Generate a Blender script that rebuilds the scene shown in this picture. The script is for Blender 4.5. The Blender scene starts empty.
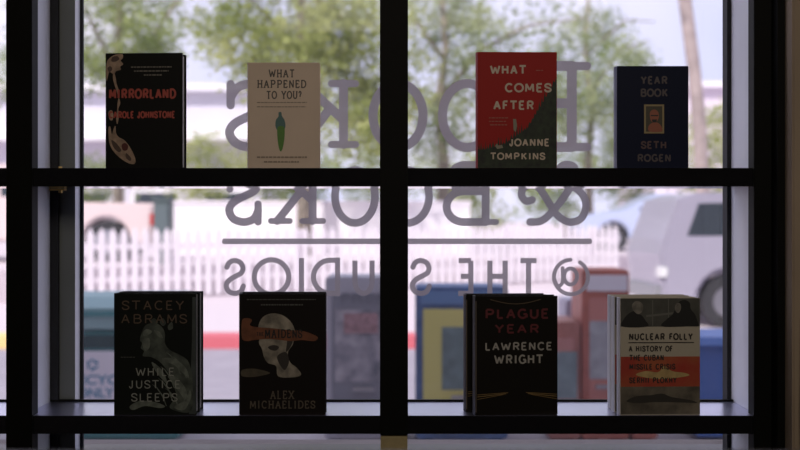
import bpy, bmesh, math, random
import numpy as np
from mathutils import Vector, Matrix, noise
random.seed(7)
SC = bpy.context.scene
COL = SC.collection
F = 1111.1; EYE = 1.47; HOR = 215.0
def X(px, d): return (px - 400.0) * d / F
def Z(py, d): return EYE + (HOR - py) * d / F

# ------------------------------------------------------------------ camera, sky, sun, fill light, exposure
cd = bpy.data.cameras.new('camera'); cam = bpy.data.objects.new('camera', cd); COL.objects.link(cam)
cam.location = (0, 0, EYE); cam.rotation_euler = (math.pi / 2, 0, 0)
cd.sensor_width = 36; cd.lens = 50; cd.shift_y = -10 / 800.0; cd.clip_end = 500
cd.dof.use_dof = True; cd.dof.focus_distance = 2.16; cd.dof.aperture_fstop = 3.6
SC.camera = cam
w = bpy.data.worlds.new('sky'); SC.world = w; w.use_nodes = True
wn, wl = w.node_tree.nodes, w.node_tree.links
bg = wn['Background']
tc = wn.new('ShaderNodeTexCoord'); ns = wn.new('ShaderNodeTexNoise'); ns.inputs['Scale'].default_value = 3.0; ns.inputs['Detail'].default_value = 3
rp = wn.new('ShaderNodeValToRGB'); rp.color_ramp.elements[0].position = .35; rp.color_ramp.elements[1].position = .65
rp.color_ramp.elements[0].color = (.56, .585, .83, 1); rp.color_ramp.elements[1].color = (.80, .77, .92, 1)
wl.new(tc.outputs['Generated'], ns.inputs['Vector']); wl.new(ns.outputs['Fac'], rp.inputs['Fac']); wl.new(rp.outputs['Color'], bg.inputs['Color'])
bg.inputs['Strength'].default_value = .86
sd = bpy.data.lights.new('sun', 'SUN'); sd.energy = 2.7; sd.angle = math.radians(2); sd.color = (1, .95, .90)
sun = bpy.data.objects.new('sun', sd); COL.objects.link(sun)
sun.rotation_euler = Vector((.55, 1.0, -.98)).to_track_quat('-Z', 'Y').to_euler()
ld = bpy.data.lights.new('room_fill_light', 'AREA'); ld.shape = 'RECTANGLE'; ld.size = 1.6; ld.size_y = .8; ld.energy = 12.5; ld.color = (1, .88, .76)  # unseen area light added as fill to brighten the book covers
lo = bpy.data.objects.new('room_fill_light', ld); COL.objects.link(lo); lo.location = (.2, -.5, 2.7)
lo.rotation_euler = Vector((0, .75, -.5)).to_track_quat('-Z', 'Y').to_euler()
vs = SC.view_settings; vs.view_transform = 'Standard'; vs.look = 'None'; vs.exposure = 0.62; vs.gamma = 1; vs.use_curve_mapping = False

# ------------------------------------------------------------------ materials
MATS = {}
def mat(name, col, rough=.6, metal=0.0, noise_amt=0.0, nscale=20.0, col2=None, spec=.5, bump=0.0, coat=0):
    if name in MATS: return MATS[name]
    m = bpy.data.materials.new(name); m.use_nodes = True
    n, l = m.node_tree.nodes, m.node_tree.links; b = n['Principled BSDF']
    b.inputs['Base Color'].default_value = (*col, 1); b.inputs['Roughness'].default_value = rough
    b.inputs['Metallic'].default_value = metal; b.inputs['Specular IOR Level'].default_value = spec
    b.inputs['Coat Weight'].default_value = coat
    if noise_amt or col2 or bump:
        t = n.new('ShaderNodeTexCoord'); x = n.new('ShaderNodeTexNoise'); x.inputs['Scale'].default_value = nscale; x.inputs['Detail'].default_value = 5
        l.new(t.outputs['Object'], x.inputs['Vector'])
        r = n.new('ShaderNodeValToRGB'); r.color_ramp.elements[0].position = .35; r.color_ramp.elements[1].position = .65
        c2 = col2 if col2 else tuple(c * (1 - noise_amt) for c in col)
        r.color_ramp.elements[0].color = (*c2, 1); r.color_ramp.elements[1].color = (*col, 1)
        l.new(x.outputs['Fac'], r.inputs['Fac']); l.new(r.outputs['Color'], b.inputs['Base Color'])
        if bump:
            bp = n.new('ShaderNodeBump'); bp.inputs['Strength'].default_value = bump; l.new(x.outputs['Fac'], bp.inputs['Height']); l.new(bp.outputs['Normal'], b.inputs['Normal'])
    MATS[name] = m; return m
def leafmat(name, c1, c2):
    m = bpy.data.materials.new(name); m.use_nodes = True; n, l = m.node_tree.nodes, m.node_tree.links
    n.remove(n['Principled BSDF']); out = n['Material Output']
    t = n.new('ShaderNodeTexCoord'); x = n.new('ShaderNodeTexNoise'); x.inputs['Scale'].default_value = .9; x.inputs['Detail'].default_value = 4
    r = n.new('ShaderNodeValToRGB'); r.color_ramp.elements[0].position = .38; r.color_ramp.elements[1].position = .62
    r.color_ramp.elements[0].color = (*c1, 1); r.color_ramp.elements[1].color = (*c2, 1)
    d = n.new('ShaderNodeBsdfDiffuse'); tr = n.new('ShaderNodeBsdfTranslucent'); mx = n.new('ShaderNodeMixShader'); mx.inputs['Fac'].default_value = .45
    l.new(t.outputs['Object'], x.inputs['Vector']); l.new(x.outputs['Fac'], r.inputs['Fac'])
    l.new(r.outputs['Color'], d.inputs['Color']); l.new(r.outputs['Color'], tr.inputs['Color'])
    l.new(d.outputs[0], mx.inputs[1]); l.new(tr.outputs[0], mx.inputs[2]); l.new(mx.outputs[0], out.inputs['Surface'])
    return m
def thinfilm(name, dcol, opaq, trans, gloss=0.0):
    """clear pane with veiling haze mixed into its colour: transparent + a little translucent + a little mirror"""
    m = bpy.data.materials.new(name); m.use_nodes = True; n, l = m.node_tree.nodes, m.node_tree.links
    n.remove(n['Principled BSDF']); out = n['Material Output']
    tp = n.new('ShaderNodeBsdfTransparent'); d = n.new('ShaderNodeBsdfDiffuse'); t = n.new('ShaderNodeBsdfTranslucent')
    d.inputs['Color'].default_value = (*dcol, 1); t.inputs['Color'].default_value = (*dcol, 1)
    a = n.new('ShaderNodeMixShader'); a.inputs['Fac'].default_value = trans; l.new(d.outputs[0], a.inputs[1]); l.new(t.outputs[0], a.inputs[2])
    b = n.new('ShaderNodeMixShader'); b.inputs['Fac'].default_value = opaq; l.new(tp.outputs[0], b.inputs[1]); l.new(a.outputs[0], b.inputs[2])
    last = b
    if gloss:
        g = n.new('ShaderNodeBsdfGlossy'); g.inputs['Roughness'].default_value = 0.0
        c = n.new('ShaderNodeMixShader'); c.inputs['Fac'].default_value = gloss; l.new(b.outputs[0], c.inputs[1]); l.new(g.outputs[0], c.inputs[2]); last = c
    l.new(last.outputs[0], out.inputs['Surface']); return m

M_top = mat('sky_tinted_shelf_top', (.62, .63, .80), .28, metal=1.0)  # metal and blue tint put a brighter sky reflection into the shelf top
M_black = mat('black_painted_metal', (.004, .004, .003), .6, spec=.12)
M_shelf = mat('black_gloss_shelf', (.010, .010, .012), .10, spec=.8, coat=.6)
M_gask = mat('dark_gasket', (.008, .009, .013), .7)
M_frame = mat('grey_frame', (.15, .165, .16), .55, noise_amt=.08, nscale=8)
M_jamb = mat('white_jamb', (.88, .90, .96), .45, noise_amt=.08, nscale=6)
M_tanpost = mat('tan_wood_post', (.50, .40, .20), .6, noise_amt=.25, nscale=30)
M_tan = mat('tan_wall_paint', (.40, .31, .22), .8, noise_amt=.12, nscale=5)
M_room = mat('room_dark_paint', (.16, .13, .11), .9)
M_floor = mat('room_floor_wood', (.12, .07, .04), .5, noise_amt=.3, nscale=10)
M_glass = thinfilm('window_glass', (.85, .80, .88), .045, .8, .015)  # small diffuse share lifts the view like veiling haze
M_vinyl = thinfilm('grey_vinyl', (.375, .34, .35), .93, .62)

# ------------------------------------------------------------------ helpers
def link(o, parent=None):
    COL.objects.link(o)
    if parent is not None: o.parent = parent
    return o
def obj(name, bm, m, parent=None, loc=None, smooth=False):
    me = bpy.data.meshes.new(name); bm.normal_update(); bm.to_mesh(me); bm.free()
    for x in (m if isinstance(m, (list, tuple)) else [m]): me.materials.append(x)
    if smooth:
        for p in me.polygons: p.use_smooth = True
    o = bpy.data.objects.new(name, me)
    if loc is not None: o.location = loc
    return link(o, parent)
def tag(o, label=None, cat=None, group=None, kind=None):
    if label: o['label'] = label
    if cat: o['category'] = cat
    if group: o['group'] = group
    if kind: o['kind'] = kind
    return o
def thing(name, label, cat, loc=(0, 0, 0), rz=0, group=None):
    o = bpy.data.objects.new(name, None); o.empty_display_size = .05; link(o)
    o.location = loc; o.rotation_euler = (0, 0, rz); return tag(o, label, cat, group)
def struct(name, bm, m, label=None):
    o = obj(name, bm, m); o['kind'] = 'structure'
    if label: o['label'] = label
    return o
def bx(bm, x0, x1, y0, y1, z0, z1, bev=0.0, mi=0):
    g = bmesh.ops.create_cube(bm, size=1)
    vs_ = g['verts']
    for v in vs_: v.co = Vector(((x0 + x1) / 2 + v.co.x * (x1 - x0), (y0 + y1) / 2 + v.co.y * (y1 - y0), (z0 + z1) / 2 + v.co.z * (z1 - z0)))
    fs = {f for v in vs_ for f in v.link_faces}
    for f in fs: f.material_index = mi
    if bev:
        es = list({e for v in vs_ for e in v.link_edges})
        bmesh.ops.bevel(bm, geom=es, offset=bev, segments=2, affect='EDGES')
    return bm
def BX(*a, **k): return bx(bmesh.new(), *a, **k)
def cyl(bm, c, axis, r, h, seg=24, r2=None):
    q = Vector(axis).to_track_quat('Z', 'Y').to_matrix().to_4x4()
    bmesh.ops.create_cone(bm, cap_ends=True, segments=seg, radius1=r, radius2=r if r2 is None else r2, depth=h, matrix=Matrix.Translation(c) @ q)
    return bm
def tube(bm, pts, radii, seg=8):
    """tube along points with a radius each"""
    rings = []
    pts = [Vector(p) for p in pts]
    for i, p in enumerate(pts):
        t = (pts[min(i + 1, len(pts) - 1)] - pts[max(i - 1, 0)]).normalized()
        a = t.orthogonal().normalized() if i == 0 else (a - t * a.dot(t)).normalized()
        b = t.cross(a); r = radii[i] if isinstance(radii, (list, tuple)) else radii
        rings.append([bm.verts.new(p + a * r * math.cos(k * 2 * math.pi / seg) + b * r * math.sin(k * 2 * math.pi / seg)) for k in range(seg)])
    for i in range(len(rings) - 1):
        for k in range(seg):
            bm.faces.new((rings[i][k], rings[i][(k + 1) % seg], rings[i + 1][(k + 1) % seg], rings[i + 1][k]))
    bm.faces.new(rings[0][::-1]); bm.faces.new(rings[-1]); return bm
def prism(bm, pts, plane, a0, a1):
    """polygon extruded: plane 'xz' along y, 'yz' along x"""
    def co(p, a): return (p[0], a, p[1]) if plane == 'xz' else (a, p[0], p[1])
    A = [bm.verts.new(co(p, a0)) for p in pts]; B = [bm.verts.new(co(p, a1)) for p in pts]
    bm.faces.new(A); bm.faces.new(B[::-1]); n = len(pts)
    for i in range(n): bm.faces.new((A[i], B[i], B[(i + 1) % n], A[(i + 1) % n]))
    bmesh.ops.recalc_face_normals(bm, faces=bm.faces); return bm
def kids(o): return [c for c in ALLKIDS.get(o.name, [])]
def copy_tree(o, parent=None):
    c = o.copy(); COL.objects.link(c)
    if parent is not None: c.parent = parent
    for ch in list(o.children): copy_tree(ch, c)
    return c
def smooth_path(pts, n=8, closed=False):
    P = [Vector((*p, 0)) if len(p) == 2 else Vector(p) for p in pts]; out = []; L = len(P)
    rng = range(L) if closed else range(L - 1)
    for i in rng:
        g = (lambda k: P[k % L]) if closed else (lambda k: P[max(0, min(L - 1, k))])
        p0, p1, p2, p3 = g(i - 1), g(i), g(i + 1), g(i + 2)
        for k in range(n):
            t = k / n
            out.append(.5 * ((2 * p1) + (-p0 + p2) * t + (2 * p0 - 5 * p1 + 4 * p2 - p3) * t * t + (-p0 + 3 * p1 - 3 * p2 + p3) * t ** 3))
    out.append(P[0] if closed else P[-1]); return [(p.x, p.y) for p in out]

# ---- lettering: strokes -> signed distance -> filled flat mesh (one clean layer, no overlaps)
def sdf_mesh(strokes, to3d, step):
    """strokes: [(points, half_width, round_ends)]"""
    allp = np.array([p for s in strokes for p in s[0]]); hw = max(s[1] for s in strokes)
    x0, y0 = allp.min(0) - hw - step * 2; x1, y1 = allp.max(0) + hw + step * 2
    nx, ny = int((x1 - x0) / step) + 2, int((y1 - y0) / step) + 2
    gx, gy = np.meshgrid(x0 + np.arange(nx) * step, y0 + np.arange(ny) * step)
    f = np.full(gx.shape, -1e9)
    for pts, h, rnd in strokes:
        for i in range(len(pts) - 1):
            a, b = np.array(pts[i], float), np.array(pts[i + 1], float); d = b - a; L = np.hypot(*d)
            if L < 1e-9: continue
            ux, uy = d / L; t = (gx - a[0]) * ux + (gy - a[1]) * uy; s = np.abs((gx - a[0]) * -uy + (gy - a[1]) * ux)
            if rnd or (0 < i < len(pts) - 2): tt = np.clip(t, 0, L); v = h - np.hypot(t - tt, s)
            else:
                lo_ = 0 if i == 0 else -h; hi_ = L if i == len(pts) - 2 else L + h
                v = np.minimum(h - s, np.minimum(t - lo_, hi_ - t))
                if i != 0 or i != len(pts) - 2:
                    tt = np.clip(t, 0, L); v2 = h - np.hypot(t - tt, s)
                    v = np.where((t >= 0) & (t <= L), v, np.where(t < 0, v if i == 0 else v2, v if i == len(pts) - 2 else v2))
            f = np.maximum(f, v)
    bm = bmesh.new(); cache = {}
    def V(x, y):
        k = (round(x, 3), round(y, 3))
        if k not in cache: cache[k] = bm.verts.new(to3d(x, y))
        return cache[k]
    ins = f > 0
    full = ins[:-1, :-1] & ins[1:, :-1] & ins[:-1, 1:] & ins[1:, 1:]
    part = (ins[:-1, :-1] | ins[1:, :-1] | ins[:-1, 1:] | ins[1:, 1:]) & ~full
    for j in range(ny - 1):
        i = 0
        while i < nx - 1:
            if full[j, i]:
                k = i
                while k < nx - 1 and full[j, k]: k += 1
                xa, xb, ya, yb = x0 + i * step, x0 + k * step, y0 + j * step, y0 + (j + 1) * step
                try: bm.faces.new((V(xa, ya), V(xb, ya), V(xb, yb), V(xa, yb)))
                except ValueError: pass
                i = k; continue
            if part[j, i]:
                C = [(i, j), (i + 1, j), (i + 1, j + 1), (i, j + 1)]; poly = []
                for q in range(4):
                    (a, b), (c, d) = C[q], C[(q + 1) % 4]; fa, fb = f[b, a], f[d, c]
                    pa = (x0 + a * step, y0 + b * step); pb = (x0 + c * step, y0 + d * step)
                    if fa > 0: poly.append(pa)
                    if (fa > 0) != (fb > 0):
                        t = fa / (fa - fb); poly.append((pa[0] + (pb[0] - pa[0]) * t, pa[1] + (pb[1] - pa[1]) * t))
                vv = []
                for p in poly:
                    v = V(*p)
                    if v not in vv: vv.append(v)
                if len(vv) > 2:
                    try: bm.faces.new(vv)
                    except ValueError: pass
            i += 1
    return bm

def arc(cx, cy, rx, ry, a0, a1, n=24):
    return [(cx + rx * math.cos(math.radians(a0 + (a1 - a0) * k / n)), cy + ry * math.sin(math.radians(a0 + (a1 - a0) * k / n))) for k in range(n + 1)]
# glyph centre lines in a unit box, u to the right, v up; (points, is_serif)
def glyph(ch, serif=True):
    L = []
    def s(*p): L.append((list(p), False))
    def c(p): L.append((p, False))
    def f(u, v, a=.2, b=.2):
        if serif: L.append(([(u - a, v), (u + b, v)], True))
    if ch == 'A': s((.1, 0), (.5, 1)); s((.5, 1), (.9, 0)); s((.27, .36), (.73, .36)); f(.1, 0); f(.9, 0)
    elif ch == 'B':
        s((.2, 0), (.2, 1)); c([(.2, 1), (.6, 1)] + arc(.6, .77, .27, .23, 90, -90) + [(.2, .54)]); c([(.2, .54), (.62, .54)] + arc(.62, .27, .33, .27, 90, -90) + [(.2, 0)])
        f(.2, 0, .2, 0); f(.2, 1, .2, 0)
    elif ch == 'C': c(arc(.55, .5, .45, .5, 48, 312, 32)); (serif and L.append(([(.86, .7), (.86, .98)], True)))
    elif ch == 'D': c([(.15, 0), (.15, 1), (.45, 1)] + arc(.45, .5, .5, .5, 90, -90) + [(.15, 0)]); f(.15, 0, .15, 0); f(.15, 1, .15, 0)
    elif ch == 'E':
        s((.15, 0), (.15, 1)); s((.15, 1), (.88, 1)); s((.15, .52), (.75, .52)); s((.15, 0), (.9, 0)); f(.15, 0, .15, 0); f(.15, 1, .15, 0)
        if serif: L.append(([(.88, 1), (.88, .8)], True)); L.append(([(.9, 0), (.9, .2)], True))
    elif ch == 'F':
        s((.2, 0), (.2, 1)); s((.2, 1), (.9, 1)); s((.2, .52), (.78, .52)); f(.2, 0, .2, .15); f(.2, 1, .2, 0)
    elif ch == 'G': c(arc(.52, .5, .45, .5, 48, 350, 32)); s((.6, .45), (.98, .45)); s((.95, .45), (.95, .05))
    elif ch == 'H': s((.15, 0), (.15, 1)); s((.85, 0), (.85, 1)); s((.15, .52), (.85, .52)); f(.15, 0); f(.15, 1); f(.85, 0); f(.85, 1)
    elif ch == 'I': s((.5, 0), (.5, 1)); f(.5, 0, .3, .3); f(.5, 1, .3, .3)
    elif ch == 'J': c([(.7, 1)] + [(.7, .3)] + arc(.42, .3, .28, .3, 0, -170)); f(.7, 1)
    elif ch == 'K':
        s((.2, 0), (.2, 1)); s((.86, 1), (.2, .40)); s((.42, .60), (.88, 0)); f(.2, 0, .2, .2); f(.2, 1, .2, .2); f(.84, 0, .2, .16); f(.84, 1, .2, .16)
    elif ch == 'L': s((.2, 1), (.2, 0)); s((.2, 0), (.88, 0)); f(.2, 1); f(.2, 0, .2, 0)
    elif ch == 'M': s((.1, 0), (.14, 1)); s((.14, 1), (.5, .2)); s((.5, .2), (.86, 1)); s((.86, 1), (.9, 0)); f(.1, 0, .1, .1); f(.9, 0, .1, .1)
    elif ch == 'N': s((.15, 0), (.15, 1)); s((.15, 1), (.85, 0)); s((.85, 0), (.85, 1)); f(.15, 0, .15, .12); f(.85, 1, .12, .15)
    elif ch in 'OQ': c(arc(.5, .5, .5, .5, 0, 360, 40)); (ch == 'Q' and s((.6, .2), (.95, -.08)))
    elif ch == 'P': s((.2, 0), (.2, 1)); c([(.2, 1), (.6, 1)] + arc(.6, .74, .3, .26, 90, -90) + [(.2, .48)]); f(.2, 0, .2, .15); f(.2, 1, .2, 0)
    elif ch == 'R': s((.2, 0), (.2, 1)); c([(.2, 1), (.6, 1)] + arc(.6, .75, .27, .25, 90, -90) + [(.2, .5)]); s((.55, .5), (.9, 0)); f(.2, 0, .2, .12); f(.2, 1, .2, 0)
    elif ch == 'S':
        c(smooth_path([(.93, .80), (.80, .94), (.52, 1), (.22, .94), (.08, .78), (.16, .63), (.38, .55), (.64, .47), (.88, .36), (.96, .22), (.82, .06), (.5, 0), (.2, .06), (.06, .22)]))
        if serif: L.append(([(.94, .99), (.94, .66)], True)); L.append(([(.06, .0), (.06, .36)], True))
    elif ch == 'T': s((.5, 0), (.5, 1)); s((.05, 1), (.95, 1)); f(.5, 0)
    elif ch == 'U': c([(.14, 1), (.14, .38)] + arc(.5, .38, .36, .38, 180, 360) + [(.86, 1)]); f(.14, 1); f(.86, 1)
    elif ch == 'V': s((.08, 1), (.5, 0)); s((.5, 0), (.92, 1)); f(.08, 1); f(.92, 1)
    elif ch == 'W': s((.04, 1), (.27, 0)); s((.27, 0), (.5, .8)); s((.5, .8), (.73, 0)); s((.73, 0), (.96, 1)); f(.04, 1, .08, .08); f(.96, 1, .08, .08)
    elif ch == 'X': s((.1, 0), (.9, 1)); s((.1, 1), (.9, 0)); f(.1, 0); f(.9, 0); f(.1, 1); f(.9, 1)
    elif ch == 'Y': s((.1, 1), (.5, .48)); s((.9, 1), (.5, .48)); s((.5, .48), (.5, 0)); f(.5, 0); f(.1, 1); f(.9, 1)
    elif ch == '?': c(smooth_path([(.15, .8), (.35, 1), (.7, .95), (.8, .72), (.55, .5), (.5, .28)])); s((.5, .02), (.5, .05))
    elif ch == '-': s((.1, .5), (.9, .5))
    return L
NARROW = {'I': .45, 'J': .7, 'E': .8, 'F': .78, 'L': .78, 'S': .8, '?': .65, 'M': 1.15, 'W': 1.35, '-': .6, ' ': .55}
def line_strokes(text, x0, x1, yt, yb, hw, serif=True, rnd=False, gap=.32):
    """text fitted to the box (x0..x1, yb bottom..yt top), in units of the caller"""
    ws = [NARROW.get(ch, 1.0) for ch in text]; tot = sum(ws) + gap * (len(text) - 1); k = (x1 - x0) / tot; x = x0; out = []
    for ch, wd in zip(text, ws):
        if ch != ' ':
            for p, sf in glyph(ch, serif):
                out.append(([(x + u * wd * k, yb + (yt - yb) * v) for u, v in p], hw * (.75 if sf else 1), rnd))
        x += (wd + gap) * k
    return out

# ------------------------------------------------------------------ the place: shell
struct('floor', BX(-4, 2.6, -3, 2.35, -.05, 0), M_floor)
struct('ceiling', BX(-4, 2.6, -3, 2.35, 2.9, 3.0), M_room)
struct('wall_back', BX(-4, 2.6, -3.1, -3, 0, 3), M_room)
struct('wall_left', BX(-4.1, -4, -3.1, 2.45, 0, 3), M_room)
struct('wall_right', BX(2.6, 2.7, -3.1, 2.45, 0, 3), M_room)
# street wall: below the windows, above them, and to the right; tall outside, so it shades the pavement
bm = bmesh.new(); bx(bm, -9, 12, 2.32, 2.50, -.05, .965); bx(bm, -9, 12, 2.32, 2.50, 2.75, 5.6); bx(bm, .735, 12, 2.32, 2.50, .965, 2.75); bx(bm, -9, -3.3, 2.32, 2.5, .965, 2.75)
struct('wall_front', bm, mat('stucco', (.30, .26, .24), .9, noise_amt=.1))
struct('roof', BX(-9, 12, 2.30, 3.2, 5.6, 5.9), mat('stucco', (.3, .26, .24)))
# dark sill under the window
struct('trim_1', BX(-3.3, .80, 2.12, 2.42, .9, .972, bev=.004), mat('dark_sill', (.022, .017, .014), .35), 'dark window sill below the lower shelf')
# window frame: left mullion with stepped side, right jamb
win = bpy.data.objects.new('window_1', None); link(win); win['kind'] = 'structure'; win['label'] = 'shop window glass in a grey metal frame'
win.location = (0, 2.35, .97)
def wpart(name, bm, m):
    o = obj(name, bm, m, win); o.matrix_parent_inverse = Matrix.Translation((0, -2.35, -.97)); return o
zt = 2.75; zb = .965
wpart('jamb_panel', BX(-.766, -.7246, 2.175, 2.30, zb, zt), M_jamb)
bm = bmesh.new(); bx(bm, -.7660, -.7080, 2.3005, 2.352, zb, zt); wpart('gasket', bm, M_gask)
bm = bmesh.new(); bx(bm, -.7079, -.6757, 2.310, 2.351, zb, zt); wpart('frame_post', bm, M_frame)
wpart('lit_frame_side', BX(-.6757, -.6752, 2.3102, 2.346, zb, zt), M_jamb)  # thin white strip paints the daylight on the grey frame's inner side
wpart('gasket', BX(-.6751, -.669, 2.344, 2.352, zb, zt), M_gask)
wpart('jamb_panel', BX(.6915, .735, 2.175, 2.332, zb, zt), M_jamb)
wpart('gasket', BX(.683, .6914, 2.320, 2.353, zb, zt), M_gask)
wpart('head_rail', BX(-.7, .7, 2.31, 2.40, 2.70, 2.75), M_frame)
bm = bmesh.new(); vsx = [bm.verts.new(p) for p in ((-.672, 2.350, .972), (.684, 2.350, .972), (.684, 2.350, 2.71), (-.672, 2.350, 2.71))]; bm.faces.new(vsx)
wpart('window_pane', bm, M_glass)
win2 = bpy.data.objects.new('window_2', None); link(win2); win2['kind'] = 'structure'; win2['label'] = 'neighbouring shop window pane past the left post'
win2.location = (-1.6, 2.35, .97)
def wpart2(name, bm, m):
    o = obj(name, bm, m, win2); o.matrix_parent_inverse = Matrix.Translation((1.6, -2.35, -.97)); return o
bm = bmesh.new(); vsx = [bm.verts.new(p) for p in ((-3.2, 2.352, .972), (-.766, 2.352, .972), (-.766, 2.352, 2.71), (-3.2, 2.352, 2.71))]; bm.faces.new(vsx)
wpart2('window_pane', bm, M_glass)
wpart2('frame_post', BX(-3.3, -3.2, 2.31, 2.40, zb, zt), M_frame)
wpart2('head_rail', BX(-3.2, -.77, 2.31, 2.40, 2.70, 2.75), M_frame)
# tan wall return at the right with a conduit edge
struct('wall_return', BX(.728, 1.5, 2.06, 2.315, 0, 2.9, bev=.003), M_tan, 'tan painted wall beside the right end of the shelves')
struct('trim_2', BX(.7135, .7278, 2.10, 2.315, 0, 2.9), M_black, 'narrow black trim between shelf post and tan wall')
pts = [(.752 + .004 * math.sin(k * .9), 2.053, 1.43 - k * .02) for k in range(3)] + [(.752, 2.053, 1.36), (.748, 2.053, 1.32), (.743, 2.053, 1.28), (.742, 2.053, 1.20), (.741, 2.053, 1.1), (.742, 2.053, .99), (.744, 2.053, .8), (.746, 2.053, .2)]
tag(obj('cable', tube(bmesh.new(), pts, .0022, 8), mat('pale_cable', (.42, .36, .28), .5), smooth=True), 'thin pale cable hanging down the tan wall', 'cable')

# ------------------------------------------------------------------ shelving frame of black posts and shelves
FR = 2.14
z_lo_top = Z(416, FR); z_lo_bot = Z(434, FR); z_up_top = Z(168, FR); z_up_bot = Z(186.5, FR)
xl, xr = -2.4, X(771, FR)
rack = thing('display_shelving', 'black metal shelving standing in the shop window', 'shelving', (0, FR, 0))
def rpart(name, bm, m, label=None):
    o = obj(name, bm, m, rack); o.matrix_parent_inverse = Matrix.Translation((0, -FR, 0))
    if label: o['label'] = label
    return o
rpart('shelf_board', BX(-2.4, xr, FR, 2.306, z_up_bot, z_up_top, bev=.0012), M_shelf)
lo_shelf = rpart('shelf_board', BX(-2.4, xr, FR, 2.306, z_lo_bot, z_lo_top, bev=.0012), M_shelf)
rpart('shelf_top', BX(-2.4, .6912, FR + .0015, 2.300, z_lo_top - .001, z_lo_top + .0006), M_top, 'polished top of the lower shelf, its sky reflection tinted in')
rpart('shelf_lip', BX(-2.4, .69, 2.300, 2.308, z_lo_top, z_lo_top + .0045), M_black)
for a, b in ((7, 33), (753, 771)):
    rpart('post', BX(X(a, FR), X(b, FR), FR - .006, FR + .030, .0, 2.85, bev=.001), M_black)
rpart('post', BX(X(380, FR), X(408, FR), FR - .006, FR + .030, z_lo_bot - .001, 2.85, bev=.001), M_black)
rpart('lower_post', BX(X(380.5, FR), X(407.5, FR), FR, FR + .030, .0, z_lo_bot - .0015, bev=.001), M_tanpost, 'tan wooden post under the lower shelf')
for zz, s in ((z_up_top, 1), (z_up_bot, -1)):
    bm = bmesh.new(); bx(bm, -.722, -.690, 2.285, 2.300, zz + (.0005 if s > 0 else -.0045), zz + (.0045 if s > 0 else -.0005)); cyl(bm, (-.700, 2.29, zz + s * .006), (0, 0, 1), .004, .007, 12)
    rpart('bracket', bm, mat('brass', (.75, .52, .18), .35, metal=.9), 'small brass bracket')

ct = thing('counter', 'dark wooden counter edge along the bottom in front of the shelves', 'counter', (0, .8, 0))
dkw = mat('dark_stained_wood', (.035, .022, .016), .4, noise_amt=.4, nscale=12)
obj('counter_top', BX(-1.5, 1.5, -.25, .25, Z(449.5, 1.05) - .04, Z(449.5, 1.05), bev=.004), dkw, ct)
obj('front_panel', BX(-1.45, 1.45, -.20, .20, 0, Z(449.5, 1.05) - .04), dkw, ct)

# ------------------------------------------------------------------ vinyl lettering on the glass
GD = 2.3488
def g3(px, py): return (X(px, GD), GD, Z(py, GD))
sign = thing('window_lettering', 'grey serif vinyl lettering on the window glass, seen from behind in mirror writing', 'lettering', (0, GD, 1.3))
def spart(name, strokes, step=.7):
    o = obj(name, sdf_mesh(strokes, g3, step), M_vinyl, sign); o.matrix_parent_inverse = Matrix.Translation((0, -GD, -1.3)); return o
def mg(ch, xL, xR, yt, yb, hw, serif=True, rnd=True, shw=None):
    """glyph seen from behind: u runs from xR leftwards; box is the outer outline"""
    r = []
    a, b = xR - hw, xL + hw; t, q = yt + hw, yb - hw
    for p, sf in glyph(ch, serif): r.append(([(a + (b - a) * u, q + (t - q) * v) for u, v in p], (shw or hw) if sf else hw, rnd))
    return r
st = []
st += mg('B', 506, 592, 61, 152, 5.0, shw=4.2)
st += [(arc(467.5, 115.5, 25, 32, 0, 360, 48), 4.6, True), (arc(398, 115.5, 25, 32, 0, 360, 48), 4.6, True)]
st += mg('K', 291, 360, 79, 149, 4.5, shw=3.6) + mg('S', 223, 284, 79, 152, 4.5, shw=4.2)
spart('lettering', st)
st = [(smooth_path([(532, 200), (526, 201), (521.5, 195), (524, 187.5), (532, 184.5), (540, 189), (549, 203), (557, 215), (569, 222), (581, 218.5), (586, 206), (582, 194), (570, 184), (562, 175), (560, 168), (566, 164.5), (574, 167), (575, 175), (571, 186), (561, 201), (551, 213), (541, 221), (530, 222)]), 3.8, True)]
st += mg('B', 440, 500, 161, 226, 4.0, shw=3.0)
st += [(arc(407, 196.5, 22, 26.5, 0, 360, 48), 3.9, True), (arc(355, 196.5, 20, 26.5, 0, 360, 48), 3.9, True)]
st += mg('K', 267, 327, 167, 225, 4.0, shw=3.0) + mg('S', 224, 264, 168, 226, 4.0, shw=3.6)
spart('lettering', st, .6)
H3 = 2.6
st = [(arc(571, 277, 17, 17.2, -58, 268, 48), 2.0, True), (arc(570.5, 276.5, 6.5, 8, 0, 360, 32), 2.0, True), (smooth_path([(562.5, 268), (562.5, 282), (558, 286), (554.5, 280)]), 1.9, True)]
for ch, a, b in (('T', 517, 540), ('H', 484, 511), ('E', 454, 476), ('S', 409, 433), ('T', 383, 405), ('U', 349, 378), ('S', 223, 247)):
    st += mg(ch, a, b, 258, 296, H3, serif=False, rnd=(ch in 'S'))
st += [([(301.5, 258), (301.5, 295.5)], H3, False), (arc(271.5, 277, 17.2, 17.2, 0, 360, 48), H3, True)]
st += [([(337.6, 257.5), (337.6, 296)], H3, False), ([(337.6, 260.3), (331, 260.3)] + arc(330, 276.8, 16.5, 16.5, -90, -270, 30) + [(337.6, 293.3)], H3, False)]
spart('lettering', st, .5)
spart('rule', [([(222, 241.3), (592, 241.3)], 2.8, False)], 2.0)

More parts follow.
